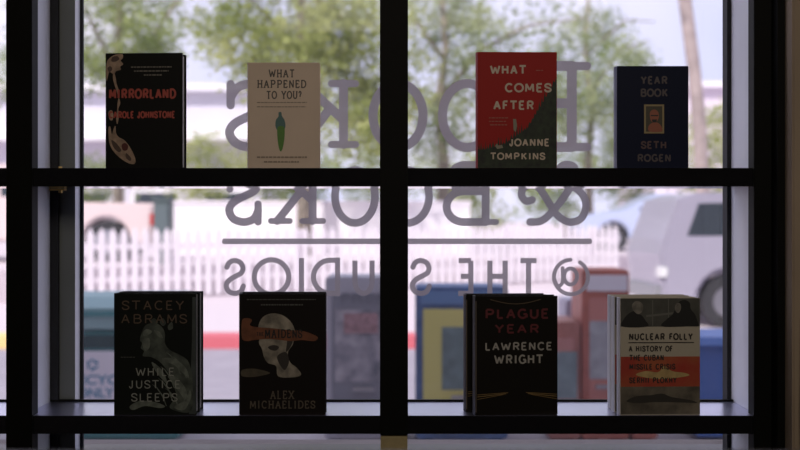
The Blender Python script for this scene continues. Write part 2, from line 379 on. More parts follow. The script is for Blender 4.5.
# ------------------------------------------------------------------ books
def flat(bm, pts, y=-.0005):
    vv = [bm.verts.new((p[0], y, p[1])) for p in pts]; f = bm.faces.new(vv); f.normal_update()
    if f.normal.y > 0: f.normal_flip()
    return bm
class Book:
    """a jacketed hardback standing upright, front towards -y; artwork given in photo coordinates of its front cover"""
    def __init__(s, name, label, box, depth, zbase, t, jacket, rz=0, group=None, spine=None, bottom=None, yoff=0):
        x0, x1, yt = box; s.x0, s.x1, s.yt = x0, x1, yt
        s.w = (x1 - x0) * depth / F; s.h = Z(yt, depth) - zbase; s.yb = HOR - (zbase - EYE) * F / depth; s.t = t
        s.root = thing(name, label, 'book', (X((x0 + x1) / 2, depth), depth, zbase), rz, group)
        w2 = s.w / 2; h = s.h; pages = mat('page_paper', (.72, .68, .60), .9, noise_amt=.15, nscale=120)
        bm = bmesh.new(); bx(bm, -w2, w2, 0, .0028, 0, h, bev=.0006); obj('front_cover', bm, jacket, s.root)
        bm = bmesh.new(); bx(bm, -w2, w2, t - .0028, t, 0, h, bev=.0006); obj('back_cover', bm, jacket, s.root)
        bm = bmesh.new(); pr = [(-w2 + .002, .0028), (-w2, .0028), (-w2 - .0022, t * .3), (-w2 - .0028, t * .5), (-w2 - .0022, t * .7), (-w2, t - .0028), (-w2 + .002, t - .0028)]
        A = [bm.verts.new((a, b, 0)) for a, b in pr]; B = [bm.verts.new((a, b, h)) for a, b in pr]; n = len(pr)
        bm.faces.new(A); bm.faces.new(B[::-1])
        for i in range(n): bm.faces.new((A[i], B[i], B[(i + 1) % n], A[(i + 1) % n]))
        bmesh.ops.recalc_face_normals(bm, faces=bm.faces); obj('spine', bm, spine or jacket, s.root)
        obj('page_block', BX(-w2 + .0025, w2 - .004, .003, t - .003, .003, h - .004), pages, s.root)
        s.k = 0
    def uv(s, px, py): return ((px - s.x0) / (s.x1 - s.x0) - .5) * s.w, (s.yb - py) / (s.yb - s.yt) * s.h
    def lay(s): s.k += 1; return -.0003 - .00012 * s.k
    def poly(s, name, polys, m):
        bm = bmesh.new(); y = s.lay()
        for P in polys: flat(bm, [s.uv(*p) for p in P], y)
        bmesh.ops.triangulate(bm, faces=bm.faces[:]); return obj(name, bm, m, s.root)
    def blob(s, name, P, m, n=6): return s.poly(name, [smooth_path(p, n, True)[:-1] for p in P], m)
    def text(s, name, txt, x0, x1, yt, yb, m, wt=0.0):
        hw = (yb - yt) * (.10 if wt >= .03 else .09 if wt >= .02 else .062)
        return s.serif(name, [(txt, x0 + hw, x1 - hw, yt + hw, yb - hw)], m, hw, False, .27)
    def serif(s, name, lines, m, hw=.42, serif=True, gap=.32):
        y = s.lay(); st = []
        for txt, x0, x1, yt, yb in lines: st += line_strokes(txt, x0, x1, yt, yb, hw, serif, False, gap)
        def t3(px, py): u, v = s.uv(px, py); return (u, y, v)
        return obj(name, sdf_mesh(st, t3, .22), m, s.root)
    def rules(s, name, lines, m):
        """rows of tiny print: short word-length bars"""
        P = []
        for x0, x1, yt, yb in lines:
            x = x0
            while x < x1 - .5:
                e = min(x1, x + random.uniform(1.5, 4.5)); P.append([(x, yb), (e, yb), (e, yt), (x, yt)]); x = e + .7
        return s.poly(name, P, m)
    def copy_behind(s, label, dy, dx=0, dz=0, drz=0):
        c = copy_tree(s.root); r = s.root.matrix_basis.to_3x3() if False else Matrix.Rotation(s.root.rotation_euler.z, 3, 'Z')
        c.location = s.root.location + r @ Vector((dx, dy, 0)); c.rotation_euler.z += drz; c['label'] = label; return c
JK = dict(rough=.5, spec=.14)
D1 = 2.165
zU = z_up_top + .0002; zL = z_lo_top + .0007
GU, GL = 'hardbacks on the upper shelf', 'hardbacks on the lower shelf'
# upper row 1
b = Book('book', 'black hardback with a pale profile at left and a red title', (105, 183, 53), D1, zU, .032, mat('black_jacket', (.010, .010, .009), **JK), rz=-.05, group=GU)
skin = mat('printed_skin', (.52, .36, .25), .5, noise_amt=.5, nscale=60)
b.blob('cover_print', [[(106, 64), (109, 58), (115, 54.5), (122, 54), (122.5, 58), (120.5, 60.5), (123, 64), (120, 66.5), (120.5, 69.5), (116, 71), (113.5, 74), (109, 72), (107, 78), (106, 80)],
                   [(113.5, 72), (115, 76), (116.5, 84), (119, 92), (118.5, 98), (116.5, 92), (114, 84), (112.5, 77)],
                   [(108, 134), (108.3, 127), (110, 127), (111.5, 134), (113.5, 128), (115.2, 126), (115.8, 133), (118.5, 137), (124, 140), (129, 146), (133, 153), (135.5, 160), (134, 164), (128, 163), (120, 158), (113, 151), (109, 143)],
                   [(118.5, 98), (120, 103), (118, 109), (119, 114), (117, 124), (115.8, 118), (117, 109), (117.2, 103)], [(108, 112), (111, 110), (113, 114), (112, 120), (109, 119)]], skin)
b.blob('cover_print', [[(112, 57), (117, 56), (119, 59), (115, 61.5), (111, 61)], [(107, 68), (110, 66), (112, 69), (109, 72)], [(111, 140), (116, 143), (121, 150), (118, 152), (113, 147)], [(126, 153), (131, 158), (130, 161), (126, 158)]], mat('printed_shadow_brown', (.10, .06, .045), .5))
b.blob('cover_print', [[(122, 144), (125.5, 143), (128, 146), (127, 150), (123.5, 150.5), (121.5, 147.5)]], mat('printed_dark_red', (.10, .02, .015), .5))
b.text('title', 'MIRRORLAND', 108, 177, 88.5, 99, mat('printed_brick_red', (.46, .08, .055), .5), .03)
b.text('author_name', 'CAROLE JOHNSTONE', 108, 176, 111, 118.5, mat('printed_brick_red', (.46, .08, .055), .5), .03)
b.rules('blurb', [(131, 172, 66.5, 67.7), (134, 169, 70.5, 71.7), (144, 162, 74.5, 75.7)], mat('printed_grey', (.20, .18, .15), .5))
# upper row 2
b = Book('book', 'beige hardback with a small blue and green figure', (248, 319.5, 62.5), D1, zU, .026, mat('beige_jacket', (.80, .64, .50), .6, noise_amt=.05, nscale=15), group=GU)
ink = mat('printed_dark_ink', (.12, .10, .085), .6)
b.serif('title', [('WHAT', 269, 294.5, 70, 77), ('HAPPENED', 257.5, 306, 80.5, 87.5), ('TO YOU?', 266.5, 301.5, 91.5, 98.5)], ink, .62)
b.rules('subtitle', [(257, 307, 102, 103), (257, 306, 106.3, 107.3)], mat('printed_faint', (.36, .28, .21), .6))
b.blob('cover_print', [[(279.5, 112), (281.5, 112.5), (282, 116), (284.5, 120), (285.5, 126), (284, 130), (281, 131), (277.5, 130.5), (275.5, 126), (276, 120), (278.5, 116.5), (278.5, 113)]], mat('printed_blue_green', (.10, .20, .19), .6))
b.blob('cover_print', [[(277.5, 128), (281, 126), (284.5, 128), (284.5, 138), (282.8, 148), (280.8, 151.5), (279, 148), (277.5, 138)]], mat('printed_leaf_green', (.12, .28, .05), .6))
b.rules('author_name', [(257, 307, 156.4, 158), (264, 299, 161, 162.6)], mat('printed_faint', (.24, .18, .13)))
# upper row 3
b = Book('book', 'red hardback with a dark pine slope rising to the right and pale capitals, upper shelf', (477.5, 557, 52), D1, zU, .030, mat('red_jacket', (.42, .022, .018), **JK), rz=.015, group=GU)
P = [(477.8, 168), (477.8, 149.5)]; x = 478; rr = random.Random(3)
def slope(x): return 149 - max(0, x - 484) * .28 - max(0, x - 505) * .42 - max(0, x - 528) * 1.0
while x < 556:
    x2 = min(556.6, x + rr.uniform(1.6, 3.2)); hgt = rr.uniform(2, 10)
    P += [(x + .3, slope(x)), ((x + x2) / 2, slope(x) - hgt), (x2 - .3, slope(x2) + 1)]; x = x2
P += [(556.7, 80), (556.7, 168)]
b.poly('cover_print', [P], mat('printed_pine', (.007, .012, .006), .6, col2=(.022, .040, .015), nscale=80))
cream = mat('printed_cream', (.66, .54, .42), .5)
b.text('title', 'WHAT', 489.5, 527, 65, 74.5, cream, .03); b.text('title', 'COMES', 504, 552, 83, 92.5, cream, .03); b.text('title', 'AFTER', 492.5, 534.5, 100.5, 110, cream, .03)
b.text('author_name', 'JOANNE', 508.5, 550, 138.5, 146.5, cream, .03); b.text('author_name', 'TOMPKINS', 489.5, 545.5, 152.5, 160, cream, .03)
b.rules('blurb', [(489, 508, 117.5, 118.4), (489, 506, 121, 121.9), (490, 507, 124.5, 125.4), (536, 543, 70, 70.8)], mat('printed_rust', (.42, .12, .08), .5))
b.poly('cover_print', [[(513, 119), (516, 119), (517, 126), (515.5, 132), (513.5, 130)]], mat('printed_pale_wolf', (.30, .27, .20), .6))
b.poly('cover_print', [[(495, 146), (497, 143.5), (498, 145.5), (502, 145), (503, 148), (497, 149)]], mat('printed_pale_wolf', (.3, .27, .2)))
# upper row 4
b = Book('book', 'navy blue hardback with a small gold-framed portrait between grey capitals, upper shelf', (617, 688.5, 66), D1, zU, .034, mat('navy_jacket', (.006, .010, .034), **JK), rz=0, group=GU, spine=mat('blue_spine', (.025, .035, .11), .35))
gr = mat('printed_dull_rose', (.085, .065, .070), .5)
b.text('title', 'YEAR', 640, 668, 76, 84.5, gr, .05); b.text('title', 'BOOK', 639.5, 668.5, 88.5, 97, gr, .05)
b.text('author_name', 'SETH', 640.5, 667, 141, 149, mat('printed_dull_red', (.10, .05, .05), .5), .05); b.text('author_name', 'ROGEN', 636.5, 671.5, 154, 162, gr, .05)
b.poly('picture_frame', [[(644, 104.5), (664, 104.5), (664, 133.5), (644, 133.5)]], mat('printed_gold', (.34, .26, .12), .5))
b.poly('portrait', [[(645.8, 106.3), (662.2, 106.3), (662.2, 131.7), (645.8, 131.7)]], mat('printed_olive', (.06, .05, .025), .5))
b.blob('portrait', [[(649.5, 131.5), (648.5, 126), (653, 122.5), (658, 123), (661.5, 127), (661.5, 131.5)], [(650, 112), (654, 109.5), (658, 112), (658.5, 118), (656, 122), (652, 122), (650, 118)]], mat('printed_orange', (.34, .10, .05), .5))
b.poly('portrait', [[(650.5, 115), (658, 115), (658, 116.2), (650.5, 116.2)], [(651.5, 119.5), (657, 119.5), (656, 122.5), (652.5, 122.5)]], mat('printed_black', (.01, .01, .01), .5))
D2 = 2.147
# lower row 1: statue, two copies
b = Book('book', 'black hardback with a green-grey robed statue, front copy of its pair', (114, 196.5, 293.5), D2, zL, .034, mat('black_green_jacket', (.010, .012, .010), **JK), group=GL)
b.poly('cover_print', [[(192.5, 297), (196.3, 297), (196.3, 414), (189, 414), (190.5, 380), (192, 340)]], mat('printed_slate', (.06, .075, .07), .6, noise_amt=.5, nscale=30))
b.blob('cover_print', [[(142, 332), (146, 325), (155, 323), (162, 327), (165, 334), (165, 343), (170, 350), (180, 355), (188, 361), (192, 375), (193, 395), (190, 412), (170, 408), (176, 396), (173, 384), (168, 372), (160, 362), (151, 357), (143, 356), (144, 351), (141, 348), (142, 343), (140, 340)]],
       mat('printed_statue', (.030, .038, .031), .6, col2=(.10, .12, .095), nscale=45))
lt = mat('printed_statue_light', (.19, .22, .18), .6, noise_amt=.5, nscale=70)
b.blob('cover_print', [[(143, 332), (147, 329), (152, 331), (150, 334), (144, 336)], [(143, 340), (149, 338), (150, 346), (146, 351), (143, 347)], [(154, 330), (160, 332), (163, 338), (159, 337)],
                   [(163, 358), (175, 359), (186, 368), (189, 378), (184, 374), (174, 365), (164, 361)], [(152, 362), (162, 370), (168, 384), (163, 380), (155, 370)],
                   [(130, 406), (140, 401), (155, 402), (165, 406), (160, 408), (145, 406), (133, 410)], [(168, 376), (180, 381), (187, 392), (186, 402), (182, 396), (175, 386)], [(174, 407), (185, 400), (190, 390), (191, 398), (184, 410)]], lt)
b.poly('cover_print', [[(a + .0, c), (a + 5, c + 3), (a + 11, c + 11), (a + 15, c + 22), (a + 14, c + 22), (a + 10, c + 12), (a + 4.5, c + 4)] for a, c in ((166, 352), (172, 356), (160, 366), (168, 372), (174, 376), (158, 378), (152, 384), (165, 388))], lt)
b.blob('cover_print', [[(150, 322), (154, 318), (158, 322), (155, 324)], [(160, 322), (163, 318), (166, 323), (163, 326)], [(168, 326), (172, 322), (173, 328), (169, 330)]], mat('printed_statue', (.03, .038, .031)))
bz = mat('printed_bronze', (.125, .082, .052), .5)
b.text('author_name', 'STACEY', 121.5, 185, 300.5, 310, bz, .0); b.text('author_name', 'ABRAMS', 120.5, 187.5, 314, 323.5, bz, .0)
sv = mat('printed_silver', (.32, .33, .29), .5)
b.text('title', 'WHILE', 135.5, 175, 367.5, 376, sv, .0); b.text('title', 'JUSTICE', 128.5, 181, 380, 388.5, sv, .0); b.text('title', 'SLEEPS', 131, 178, 393, 401.5, sv, .0)
b.rules('blurb', [(121, 135, 356.7, 357.5)], mat('printed_dim', (.09, .09, .08), .5))
b.copy_behind('hardback with robed statue cover, standing directly behind its front copy', .0355, dx=.001, dz=0)
# lower row 2: marble head, two copies
b = Book('book', 'black hardback with a marble head crossed by an orange streak, front copy', (239.5, 325.5, 294), D2, zL, .032, mat('black_brown_jacket', (.012, .009, .008), **JK), group=GL)
b.blob('cover_print', [[(258, 328), (262, 318), (271, 313.5), (282, 315), (291, 322), (295, 332), (293, 344), (288, 352), (290, 362), (297, 368), (301, 375), (290, 377.5), (278, 376), (276, 366), (268, 363), (264, 357), (262, 349), (259, 343), (260, 336)]],
       mat('printed_marble', (.13, .115, .09), .6, col2=(.42, .37, .29), nscale=40))
b.blob('cover_print', [[(268, 347), (274, 345), (279, 347), (276, 350.5), (271, 350)], [(283, 330), (292, 334), (292, 344), (286, 352), (287, 340)], [(277, 357), (286, 352), (289, 362), (284, 370)]], mat('printed_marble_dark', (.035, .028, .022), .6))
b.blob('cover_print', [[(242, 321), (247, 318), (252, 320), (250, 325), (256, 327), (270, 328), (290, 330), (303, 331), (312, 334), (318, 337.5), (314, 341), (302, 340), (290, 341), (270, 339), (254, 340), (247, 341), (242, 338)]], mat('printed_orange_paint', (.22, .072, .028), .5, noise_amt=.4, nscale=60))
b.blob('cover_print', [[(242, 370), (252, 368.5), (262, 370), (270, 373), (262, 375.5), (252, 377), (242, 376)]], mat('printed_olive_paint', (.10, .082, .05), .5, noise_amt=.4, nscale=60))
b.serif('title', [('THE', 256.5, 263.5, 332.3, 335.6)], mat('printed_black', (.01, .01, .01)), .3)
b.serif('title', [('MAIDENS', 265, 302, 329.8, 337.5)], mat('printed_black', (.01, .01, .01)), .62)
dg_ = mat('printed_dim_gold', (.12, .095, .068), .5)
b.serif('author_name', [('ALEX', 270.5, 294, 391, 398.5), ('MICHAELIDES', 250, 315, 401, 408)], dg_, .55)
b.rules('blurb', [(247, 316, 299, 300), (261, 303, 304, 305.4)], mat('printed_dim', (.09, .09, .08)))
b.copy_behind('hardback with marble head cover, almost hidden behind its front copy', .0335, dx=-.003)
# lower row 3: two copies
b = Book('book', 'black hardback with dark red title over thin gold rays, front copy', (475, 558, 296), D2, zL, .036, mat('black_warm_jacket', (.010, .008, .006), **JK), rz=.06, group=GL)
dr = mat('printed_deep_red', (.13, .012, .016), .5)
b.text('title', 'PLAGUE', 483.5, 550, 308.5, 319, dr, .03); b.text('title', 'YEAR', 493.5, 540, 324, 333.5, dr, .03)
sl = mat('printed_steel', (.42, .40, .36), .5)
b.text('author_name', 'LAWRENCE', 484, 553, 342, 350.5, sl, .02); b.text('author_name', 'WRIGHT', 493.5, 544, 354.5, 364, sl, .02)
gold = mat('printed_gold_ray', (.24, .15, .05), .5)
def ray(x0, y0, x1, y1, t=.5): return [(x0, y0 - t / 2), (x1, y1 - t / 2), (x1, y1 + t / 2), (x0, y0 + t / 2)]
b.poly('cover_print', [ray(477, 394.5, 508, 392.5, .6), ray(477, 396.5, 506, 393.5, .8), ray(477, 399, 503, 394.5, .5), ray(526, 392.5, 557, 394.5, .6), ray(528, 393.5, 557, 396.5, .8), ray(531, 394.5, 557, 399, .5)], gold)
P1 = [(490 + k * 3, 299 + 4.5 * math.sin(math.pi * k / 17)) for k in range(18)]
b.poly('cover_print', [[P1[i], P1[i + 1], (P1[i + 1][0], P1[i + 1][1] + .7), (P1[i][0], P1[i][1] + .7)] for i in range(17)], mat('printed_dull_gold', (.12, .08, .04), .5))
b.poly('cover_print', [[(475.3, 301), (476.1, 301), (476.1, 412), (475.3, 412)]], mat('printed_edge', (.16, .13, .10), .5))
c2 = b.copy_behind('hardback with gold ray cover, peeking out behind its front copy', .0385, dx=-.0135)
# lower row 4: three copies
b = Book('book', 'cream hardback with a photo of two men and a sunset band, foremost of three', (620, 700.5, 298), D2, zL, .030, mat('cream_jacket', (.52, .47, .37), .6), rz=.035, group=GL, spine=mat('pale_spine', (.55, .55, .56), .5))
b.poly('photo_print', [[(620.3, 298.3), (700.2, 298.3), (700.2, 326.5), (620.3, 326.5)]], mat('printed_photo_wall', (.10, .10, .085), .6, noise_amt=.4, nscale=25))
b.poly('photo_print', [[(652, 300), (653, 300), (653, 326), (652, 326)], [(646, 315), (676, 312), (676, 314), (646, 317)], [(668, 299), (669, 299), (669, 320), (668, 320)]], mat('printed_photo_light', (.15, .15, .13), .6))
b.blob('photo_print', [[(622, 326.4), (624, 318), (629, 313), (634, 311), (636, 313.5), (641, 315), (645, 320), (647, 326.4)], [(662, 326.4), (667, 319), (672, 315), (676, 308), (679, 302), (685, 300), (690, 303), (691, 309), (695, 314), (697.5, 320), (698.5, 326), (690, 326.4)]], mat('printed_suit', (.012, .012, .011), .6))
b.blob('photo_print', [[(632, 304), (636, 301), (641, 302.5), (643, 307), (641.5, 312), (638, 314), (634, 311.5), (632, 308)], [(675, 306.5), (677, 303), (680.5, 304), (681, 309), (678.5, 313), (675.5, 311)]], mat('printed_face', (.27, .25, .21), .6, noise_amt=.5, nscale=80))
nf = mat('printed_title_ink', (.035, .027, .022), .6)
b.poly('sunset_band', [[(620.3, 356.5), (700.2, 356.5), (700.2, 386.5), (620.3, 386.5)]], mat('printed_sunset', (.42, .028, .02), .6, col2=(.44, .11, .04), nscale=14))
b.blob('sunset_band', [[(636, 375), (645, 371), (658, 372), (664, 366), (672, 371), (685, 373), (688, 376), (660, 379)]], mat('printed_sun_glow', (.60, .42, .17), .6, noise_amt=.3, nscale=50))
b.poly('landscape_print', [[(620.3, 386.5), (700.2, 386.5), (700.2, 414), (620.3, 414)]], mat('printed_ground', (.22, .19, .14), .7, col2=(.07, .06, .045), nscale=22))
b.blob('landscape_print', [[(626, 401), (636, 396), (650, 395), (662, 393.5), (672, 397), (690, 400), (697, 403), (680, 402.5), (655, 402), (638, 403)]], mat('printed_ridge', (.035, .03, .024), .7))
b.text('title', 'NUCLEAR FOLLY', 628, 693.5, 333, 340, nf, .03)
b.poly('title', [[(628, 342), (694, 342), (694, 342.8), (628, 342.8)]], nf)
b.text('subtitle', 'A HISTORY OF', 628, 673, 345.5, 351.5, nf, .02); b.text('subtitle', 'THE CUBAN', 628.5, 664, 354.5, 360.5, nf, .02); b.text('subtitle', 'MISSILE CRISIS', 628.5, 675.5, 363.5, 369.5, nf, .02)
b.text('author_name', 'SERHII PLOKHY', 628.5, 677, 377, 383, nf, .02)
b.copy_behind('sunset band hardback, middle one of the three standing together', .034, dx=-.003)
b.copy_behind('sunset band hardback, rearmost of the three standing together', .068, dx=-.003)

# ------------------------------------------------------------------ outside: ground
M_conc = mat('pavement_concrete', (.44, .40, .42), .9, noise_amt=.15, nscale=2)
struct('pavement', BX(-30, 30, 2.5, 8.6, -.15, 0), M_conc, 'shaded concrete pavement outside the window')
struct('road', BX(-60, 60, 8.6, 13.2, -.25, -.12), mat('asphalt', (.33, .30, .345), .9, noise_amt=.12, nscale=3))
xk = X(20, 13.5)
struct('kerb', BX(-60, xk, 13.2, 13.75, -.14, 0.02), mat('yellow_kerb_paint', (.80, .58, .25), .8), 'yellow painted kerb across the road')
struct('kerb', BX(xk, X(430, 13.5), 13.2, 13.75, -.14, 0.02), mat('red_kerb_paint', (.58, .12, .15), .8), 'red painted kerb across the road')
struct('kerb', BX(X(430, 13.5), 60, 13.2, 13.75, -.14, 0.02), mat('lot_concrete', (.60, .52, .55), .9), 'bare kerb across the road')
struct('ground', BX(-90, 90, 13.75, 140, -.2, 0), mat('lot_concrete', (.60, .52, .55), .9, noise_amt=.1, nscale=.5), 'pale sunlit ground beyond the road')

TZ = .55
def fl(px): # the fence line, extended
    a, b = Vector((X(40, 18.5), 18.5)), Vector((X(620, 25), 25)); return a + (b - a) * px
bm = bmesh.new(); p0, p1 = fl(-2.5), fl(2.2)
P = [(p0.x, p0.y + .45), (p1.x, p1.y + .45), (p1.x, 140), (p0.x, 140)]
A = [bm.verts.new((x, y, -.1)) for x, y in P]; B = [bm.verts.new((x, y, TZ)) for x, y in P]; bm.faces.new(A); bm.faces.new(B)
for i in range(4): bm.faces.new((A[i], A[(i + 1) % 4], B[(i + 1) % 4], B[i]))
bmesh.ops.recalc_face_normals(bm, faces=bm.faces)
struct('terrace', bm, mat('lot_concrete', (.60, .52, .55), .9), 'raised pale lot behind the picket fence')

# ------------------------------------------------------------------ street boxes
BD = 7.12
def box_thing(name, label, cat, x0, x1, d, group=None): return thing(name, label, cat, (X((x0 + x1) / 2, d), d, 0), 0, group)
def text3(name, txt, w0, h0, m, parent, loc, wt=.02):
    c = bpy.data.curves.new('letters', 'FONT'); c.body = txt; c.offset = wt
    o = bpy.data.objects.new('letters', c); COL.objects.link(o)
    dg = bpy.context.evaluated_depsgraph_get(); me = bpy.data.meshes.new_from_object(o.evaluated_get(dg)); bpy.data.objects.remove(o); bpy.data.curves.remove(c)
    xs = [v.co.x for v in me.vertices]; ys = [v.co.y for v in me.vertices]; ax, ex, ay, ey = min(xs), max(xs), min(ys), max(ys)
    for v in me.vertices: v.co = Vector((((v.co.x - ax) / (ex - ax) - .5) * w0, 0, ((v.co.y - ay) / (ey - ay) - .5) * h0))
    me.materials.append(m); n = link(bpy.data.objects.new(name, me), parent); n.location = loc; return n
# recycling bin
teal = mat('teal_plastic', (.045, .20, .20), .5); pteal = mat('pale_teal_plastic', (.26, .42, .43), .5)
W = 160 * BD / F
r = box_thing('recycling_bin', 'wide teal recycling bin with a white sign and blue lettering', 'recycling bin', 18, 178, BD)
obj('bin_body', BX(-W / 2, W / 2, 0, .62, .03, Z(330, BD), bev=.015), teal, r)
bm = bmesh.new(); prism(bm, [(-.01, Z(329, BD)), (.63, Z(329, BD)), (.63, Z(308, BD)), (.5, Z(298, BD)), (.3, Z(294, BD)), (.1, Z(298, BD)), (-.01, Z(308, BD))], 'yz', -W / 2 - .01, W / 2 + .01)
obj('lid', bm, pteal, r)
bm = bmesh.new(); bx(bm, -W / 2 - .012, W / 2 + .012, -.02, -.005, Z(316, BD), Z(311, BD)); obj('lid_rim', bm, mat('teal_rim', (.07, .26, .27), .5), r)
xo = X(98, BD) - X(98, BD)
obj('slot', BX(-.12, .30, -.006, .01, Z(348, BD), Z(335, BD)), mat('dark_slot', (.01, .05, .05), .6), r)
sg = obj('sign_panel', BX(-.30, .36, -.012, -.002, Z(424, BD), Z(351, BD), bev=.003), mat('white_sign', (.78, .76, .82), .6), r)
blue = mat('sign_blue', (.09, .27, .42), .6)
text3('sign_text', 'RECYCLE', 66 * BD / F, 10 * BD / F, blue, r, (X(102, BD) - X(98, BD), -.0135, Z(379.5, BD)), .03)
text3('sign_text', 'ONLY', 38 * BD / F, 10 * BD / F, blue, r, (X(96, BD) - X(98, BD), -.0135, Z(392.5, BD)), .03)
bm = bmesh.new()
for k in range(3):
    a = math.radians(90 + 120 * k); p = [(-.030, .030), (.012, .030), (.012, .040), (.030, .022), (.012, .006), (.012, .016), (-.022, .016)]
    vv = []
    for q in p: vv.append(bm.verts.new((q[0] * math.cos(a) - q[1] * math.sin(a) * 1.1, 0, q[0] * math.sin(a) + q[1] * math.cos(a) * 1.1)))
    bm.faces.new(vv)
obj('recycling_symbol', bm, blue, r, (X(93, BD) - X(98, BD), -.0135, Z(364.5, BD)))
for sx in (-1, 1): obj('foot', BX(sx * (W / 2 - .1) - .05, sx * (W / 2 - .1) + .05, .05, .55, 0, .03), mat('black_rubber', (.01, .01, .01), .7), r)
# news boxes
def news_box(label, x0, x1, ytop, d, body, trim, win_m, name='newspaper_box', depth=.45, hood=None, signtxt=None, group='newspaper boxes on the pavement', win=(.18, .82, .38, .82), feet=True, ped=.03):
    w_ = (x1 - x0) * d / F; zt_ = Z(ytop, d); r = box_thing(name, label, 'newspaper box', x0, x1, d, group)
    obj('body', BX(-w_ / 2, w_ / 2, 0, depth, ped, zt_, bev=.012), body, r)
    z0, z1 = ped + (zt_ - ped) * win[2], ped + (zt_ - ped) * win[3]; xa, xb = -w_ / 2 + w_ * win[0], -w_ / 2 + w_ * win[1]
    dr_ = obj('door', BX(-w_ / 2 + .045, w_ / 2 - .045, -.014, .0, ped + .05, z1 + (zt_ - z1) * .45, bev=.004), trim, r)
    obj('display_window', BX(xa, xb, -.019, -.010, z0, z1), win_m, dr_)
    obj('handle', BX(-.07, .07, -.045, -.012, z0 - .06, z0 - .035, bev=.004), mat('steel', (.4, .4, .42), .3, metal=.9), dr_)
    for sx in (-1, 1): obj('foot', BX(sx * (w_ / 2 - .07) - .04, sx * (w_ / 2 - .07) + .04, .04, depth - .04, 0, ped), mat('black_rubber', (.01, .01, .01)), r)
    return r, w_, zt_
poster = mat('poster_collage', (.42, .40, .44), .7, col2=(.12, .13, .16), nscale=9)
r, w_, z_ = news_box('pale grey free paper box with a dark poster frame, behind the centre post', 325, 402, 277, BD, mat('pale_grey_metal', (.42, .42, .48), .5), mat('slate_trim', (.20, .21, .25), .5), poster, win=(.13, .88, .36, .80))
text3('sign_text', 'FREE', 46 * BD / F, 10 * BD / F, mat('sign_grey', (.16, .17, .21), .6), r, (X(364, BD) - X(363.5, BD), -.0175, Z(298, BD)), .02)
obj('poster', BX(X(344, BD) - X(363.5, BD), X(378, BD) - X(363.5, BD), -.024, -.0195, Z(333, BD), Z(313, BD)), mat('poster_red', (.42, .25, .27), .7, noise_amt=.4, nscale=30), r)
yel = mat('yellow_panel', (.60, .56, .17), .5); bl = mat('blue_metal', (.07, .15, .34), .5, noise_amt=.3, nscale=10)
r, w_, z_ = news_box('blue newspaper box with a yellow door, right of the centre post', 416, 508, 287, BD, bl, yel, mat('display_dark', (.16, .24, .24), .4, noise_amt=.5, nscale=8), win=(.28, .78, .33, .74))
obj('header_panel', BX(-w_ / 2 + .03, w_ / 2 - .03, -.012, -.001, Z(304, BD), Z(291, BD)), mat('blue_header', (.11, .22, .42), .5), r)
rd = mat('red_metal', (.50, .15, .10), .5, noise_amt=.2, nscale=8); rd2 = mat('rust_red_metal', (.46, .18, .14), .5, noise_amt=.25, nscale=8)
pale_d = mat('display_pale', (.40, .42, .45), .4, noise_amt=.4, nscale=8)
r, w_, z_ = news_box('tall red newspaper box with a white header sign', 582, 629.5, 270, BD, rd, mat('red_door', (.52, .20, .16), .5), pale_d, win=(.15, .85, .36, .70))
obj('header_panel', BX(-w_ / 2 + .03, w_ / 2 - .015, -.012, -.001, Z(291, BD), Z(275, BD)), mat('white_sign', (.78, .76, .82), .6), r)
news_box('short rust red newspaper box left of the tall red one', 549, 580.5, 322, BD, rd2, mat('rust_door', (.48, .22, .19), .5), mat('display_teal', (.22, .30, .32), .4, noise_amt=.4, nscale=8), win=(.12, .88, .35, .75))
news_box('low red newspaper box right of the tall red one, behind the cream hardbacks', 632, 658, 312, BD, rd, mat('red_door', (.52, .20, .16), .5), pale_d)
# low lilac box behind, and blue bin
r, w_, z_ = news_box('pale lilac newspaper box set back behind the red pair', 566, 610, 300, BD + .9, mat('lilac_metal', (.42, .40, .48), .5), mat('lilac_trim', (.32, .32, .38), .5), poster)
bbl = mat('bright_blue_plastic', (.055, .14, .42), .45)
w_ = 70 * BD / F; r = box_thing('waste_bin', 'blue plastic bin on the pavement at the right edge of the window', 'bin', 693, 763, BD)
bm = bmesh.new(); zt_ = Z(345, BD)
prism(bm, [(-w_ / 2 + .03, .05), (w_ / 2 - .03, .05), (w_ / 2, zt_), (-w_ / 2, zt_)], 'xz', 0, .5); obj('bin_body', bm, bbl, r)
bm = bmesh.new(); prism(bm, [(-.03, zt_), (.53, zt_), (.50, zt_ + .05), (.25, zt_ + .08), (0, zt_ + .05)], 'yz', -w_ / 2 - .015, w_ / 2 + .015); obj('lid', bm, mat('bright_blue_lid', (.08, .18, .48), .45), r)
for sx in (-1, 1): obj('wheel', cyl(bmesh.new(), (sx * (w_ / 2 - .06), .42, .07), (1, 0, 0), .07, .04), mat('black_rubber', (.01, .01, .01)), r)

# ------------------------------------------------------------------ picket fence
A0, A1 = Vector((X(40, 18.5), 18.5, 0)), Vector((X(620, 25), 25, 0))
wh = mat('white_fence_paint', (.80, .74, .78), .7, noise_amt=.06, nscale=3)
ln = (A1 - A0).length; ang = math.atan2(A1.y - A0.y, A1.x - A0.x)
fn = thing('picket_fence', 'long white picket fence across the road', 'fence', A0, ang)
bm = bmesh.new()
for zz in (.35, .92): bx(bm, 0, ln, .025, .06, zz - .045, zz + .045)
obj('rail', bm, wh, fn)
sp = .19; n = int(ln / sp); step_ = ln / n
def picket(bm, x): prism(bm, [(x - .062, .04), (x + .062, .04), (x + .062, 1.13), (x, 1.25), (x - .062, 1.13)], 'xz', 0, .022)
near = min(n, 99)
for i in range(near):
    b_ = bmesh.new(); picket(b_, i * step_ + .07); obj('picket', b_, wh, fn)
if n > near:
    b_ = bmesh.new()
    for i in range(near, n): picket(b_, i * step_ + .07)
    o = obj('pickets', b_, wh, fn); o['kind'] = 'stuff'
i = 0
